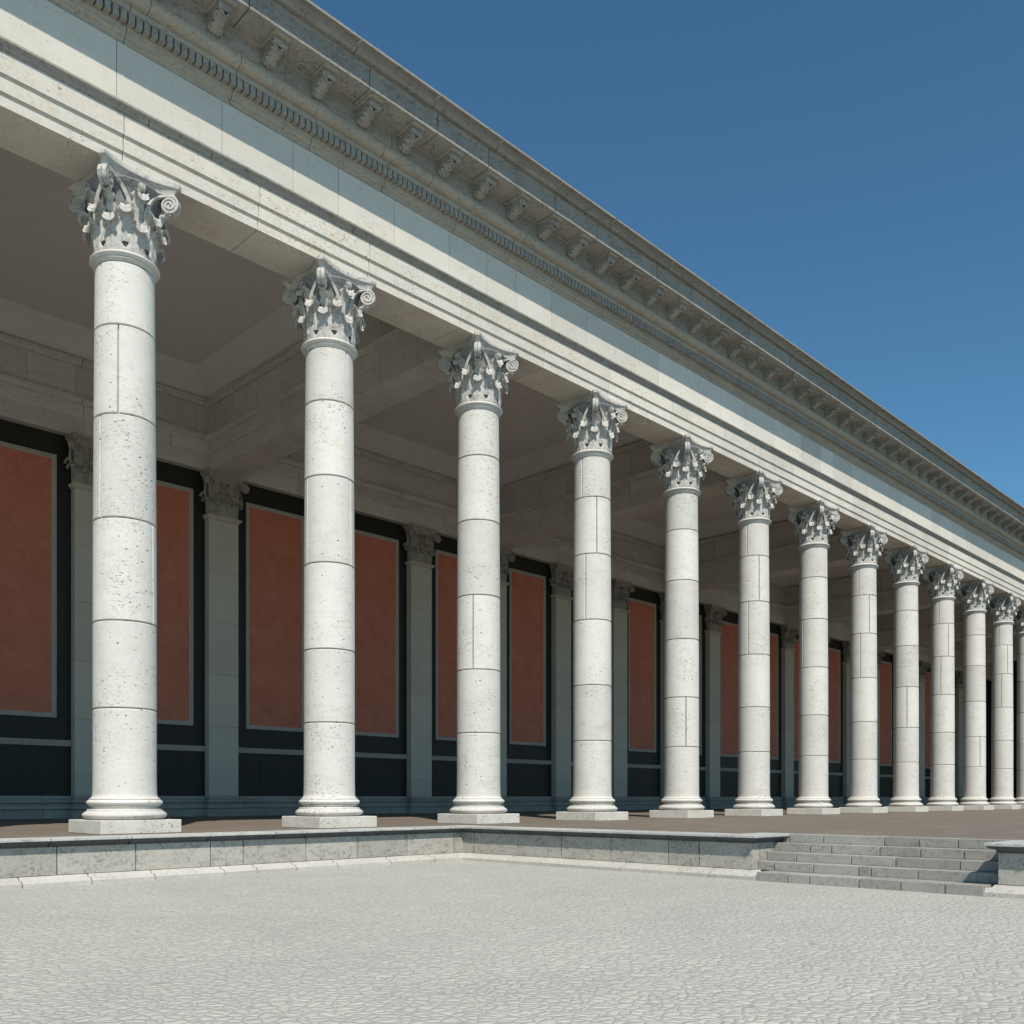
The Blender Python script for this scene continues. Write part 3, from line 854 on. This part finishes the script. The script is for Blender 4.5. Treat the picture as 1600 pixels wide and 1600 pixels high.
def pilaster_capital(root):
    w = MB(); hw = .64
    fy = -YWL*0
    pr = [(hw,12.10,0),(hw,12.5,.0),(hw+.015,12.9,.01),(hw+.04,13.3,.03),(hw+.10,13.58,.08),(hw+.13,13.64,.10),(hw+.12,13.66,.09)]
    v = []
    for h, z, d in pr: v += [(-h, .34, z), (-h, -d, z), (h, -d, z), (h, .34, z)]
    f = [[i*4+q, i*4+q+1, i*4+4+q+1, i*4+4+q] for i in range(len(pr)-1) for q in range(3)] + [[0,3,2,1]] + [[(len(pr)-1)*4+q for q in range(4)]]
    w.add(v, f)
    front = Vector((0,-1,0)); tx = Vector((1,0,0))
    def place(path, x, d0, wid, out=front, tan=tx, ox=0, oy=0):
        p = [(r-d0, z) for r, z in path]
        leaf(w, Vector((x+ox, oy, 0)), out, tan, p, leaf_widths(len(p), *wid), ns=6)
    for x in (-.43, 0, .43): place(tierA(), x, .585, (.20,.165,.10))
    for x in (-.215, .215): place(tierB(), x, .60, (.20,.16,.10))
    place(tierC(), 0, .61, (.16,.15,.10))
    for sg in (-1, 1):
        o_ = Vector((sg, 0, 0)); t_ = Vector((0, 1, 0))
        place(tierA(.1), 0, .60, (.15,.12,.08), o_, t_, ox=sg*hw, oy=.17)
        place(tierB(), 0, .60, (.12,.10,.08), o_, t_, ox=sg*hw, oy=.20)
        dg = Vector((sg, -1, 0)).normalized(); td = Vector((1, sg, 0)).normalized()
        p = tierA(.1); leaf(w, Vector((sg*(hw-.03), .03, 0)), dg, td, [(r-.62, z) for r, z in p], leaf_widths(len(p), .13,.12,.08), ns=6)
        org = Vector((sg*(hw-.60*.707+.02), .60*.707-.08, 0))
        volute_pair(w, org, dg, td, rc=.80, R=.17, ang=20, start_r=.60, sides=(-1, 1))
        # small inner helix
        volute_pair(w, Vector((sg*.11, 0, 0)), front, tx, rc=.10, zc=13.47, R=.07, ang=15, start_r=.06, z_s=13.1, wdt=.045, th0=.026, sides=(sg,))
    # abacus
    rings = []
    for h, d, z in ((.78,.19,13.66),(.78,.19,13.71),(.80,.205,13.75),(.85,.245,13.80),(.87,.26,13.81),(.87,.26,13.925)):
        pts = [(-h, .34)]
        for i in range(13):
            t = -1 + 2*i/12; pts.append((t*(h-.05*(abs(t) > .99)), -d + .14*(1-t*t)))
        pts.append((h, .34)); rings.append((pts, z))
    n = len(rings[0][0]); v = [(x, y, z) for pts, z in rings for x, y in pts]
    f = [list(range(n))[::-1], [(len(rings)-1)*n+i for i in range(n)]] + [[k*n+i, k*n+(i+1)%n, (k+1)*n+(i+1)%n, (k+1)*n+i] for k in range(len(rings)-1) for i in range(n)]
    w.add(v, f)
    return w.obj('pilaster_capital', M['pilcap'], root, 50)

def make_pilaster():
    w = MB(); hw = .65
    zs = [.82, 1.59, 3.63, 5.75, 7.9, 9.95, 12.02]
    for a, b_ in zip(zs[:-1], zs[1:]): w.cbox((-hw, 0, a+.009), (hw, .37, b_-.009), .010)
    w.box((-hw+.02, .02, .7), (hw-.02, .36, 12.05))
    p = w.obj('pilaster', M['pilaster'])
    w = MB()
    rings = [(0,12.024),(.03,12.04),(.03,12.06)] + [(.05+.05*t, 12.07+.06*t) for t in (0,.5,1)] + [(.115,12.135),(.115,12.175),(.10,12.185)]
    v = []
    for d, z in rings: v += [(-hw-d,.36,z),(-hw-d,-d,z),(hw+d,-d,z),(hw+d,.36,z)]
    f = [[i*4+q, i*4+(q+1)%4, i*4+4+(q+1)%4, i*4+4+q] for i in range(len(rings)-1) for q in range(4)] + [[0,3,2,1],[(len(rings)-1)*4+q for q in range(4)]]
    w.add(v, f)
    # base mouldings wrapped round the pilaster
    pts = [q for q in basep if q[0] >= 0]
    v = []
    for d, z in pts: v += [(-hw-d*.8,.36,z),(-hw-d*.8,-d,z),(hw+d*.8,-d,z),(hw+d*.8,.36,z)]
    f = [[i*4+q, i*4+(q+1)%4, i*4+4+(q+1)%4, i*4+4+q] for i in range(len(pts)-1) for q in range(4)] + [[0,3,2,1],[(len(pts)-1)*4+q for q in range(4)]]
    nb = MB(); nb.add(v, f); nb.obj('pilaster_base', M['base'], p, 40)
    w.obj('neck_moulding', M['pilaster'], p, 40)
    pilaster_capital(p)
    return p
pp = make_pilaster()
rel(pp, bw); pp.location = (KP[0]*S, YP-YWL, 0)
for k in KP[1:]:
    c = copy_tree(pp, bw); c.location = (k*S, YP-YWL, 0)

def make_panel():
    w = MB(); w.box((-1.30,-.012,3.78),(1.30,.01,12.97)); p = w.obj('marble_panel', M['red'])
    w = MB()
    prof = [(0,.0),(0,.055),(.035,.055),(.04,.042),(.075,.042),(.08,.03),(.115,.03),(.12,.022),(.165,.022),(.165,0)]   # (inwards, proud)
    X, Z0, Z1 = 1.445, 3.65, 13.14
    corners = [(-X,Z0,1,1),(X,Z0,-1,1),(X,Z1,-1,-1),(-X,Z1,1,-1)]
    n = len(prof); v = []
    for cx, cz, sx, sz in corners: v += [(cx+sx*i_, -pz, cz+sz*i_) for i_, pz in prof]
    f = []
    for c in range(4):
        d = (c+1) % 4
        for i in range(n-1): f.append([c*n+i, d*n+i, d*n+i+1, c*n+i+1])
    w.add(v, f)
    w.obj('frame', M['frame'], p)
    return p
pn = make_panel(); rel(pn, bw); pn.location = ((KP[0]+.5)*S, 0, 0)
for k in KP[1:-1]:
    c = copy_tree(pn, bw); c.location = ((k+.5)*S, 0, 0)
for k in KP[:-1]:
    w1 = MB(); w2 = MB()
    a, b_ = k*S+.66, (k+1)*S-.66
    w1.blocks(railp, [a, a+.9, a+2.2, b_], tfw, .012)
    w2.blocks(basep, [a, a+1.3, a+2.9, b_], tfw, .012)
    rel(w1.obj('dado_rail', M['frame']), bw); rel(w2.obj('base_moulding', M['base'], smooth=40), bw)

# ------------------------------------------------------------------ light, sky, camera
sv = Vector((-.63, -1, 1.47)).normalized()
el = math.asin(sv.z); az = math.atan2(sv.x, sv.y)      # azimuth from +y towards +x
W = bpy.data.worlds.new("World"); scene.world = W; W.use_nodes = True
nt = W.node_tree; bg = nt.nodes['Background']
sky = nt.nodes.new('ShaderNodeTexSky'); sky.sky_type = 'NISHITA'; sky.sun_disc = False
sky.sun_elevation = el; sky.sun_rotation = az
sky.altitude = 1200; sky.air_density = 1.0; sky.dust_density = .3; sky.ozone_density = .3
mx = nt.nodes.new('ShaderNodeMix'); mx.data_type = 'RGBA'; mx.blend_type = 'MULTIPLY'; mx.inputs[0].default_value = 1
mx.inputs[7].default_value = (.67, 1.15, 1.27, 1)
nt.links.new(sky.outputs[0], mx.inputs[6]); nt.links.new(mx.outputs[2], bg.inputs[0]); bg.inputs[1].default_value = .094
sun = bpy.data.lights.new('sun', 'SUN'); sun.energy = 4.9; sun.angle = math.radians(.5); sun.color = (1, .925, .815)
so = bpy.data.objects.new('sun', sun); COL.objects.link(so)
so.rotation_euler = (-sv).to_track_quat('-Z', 'Y').to_euler(); so.location = (-30, -40, 60)

cam = bpy.data.cameras.new('camera'); cam.sensor_width = 36; cam.lens = 1463.33/1600*36
cam.shift_y = (1246.55-800)/1600; cam.shift_x = -.4/1600; cam.clip_end = 2000
co_ = bpy.data.objects.new('camera', cam); COL.objects.link(co_)
co_.location = CAM; co_.rotation_euler = (PI/2, 0, TH - PI/2)
scene.camera = co_
scene.render.resolution_x = 1024; scene.render.resolution_y = 1024
scene.view_settings.view_transform = 'Standard'; scene.view_settings.look = 'None'
scene.view_settings.exposure = 0; scene.view_settings.gamma = 1
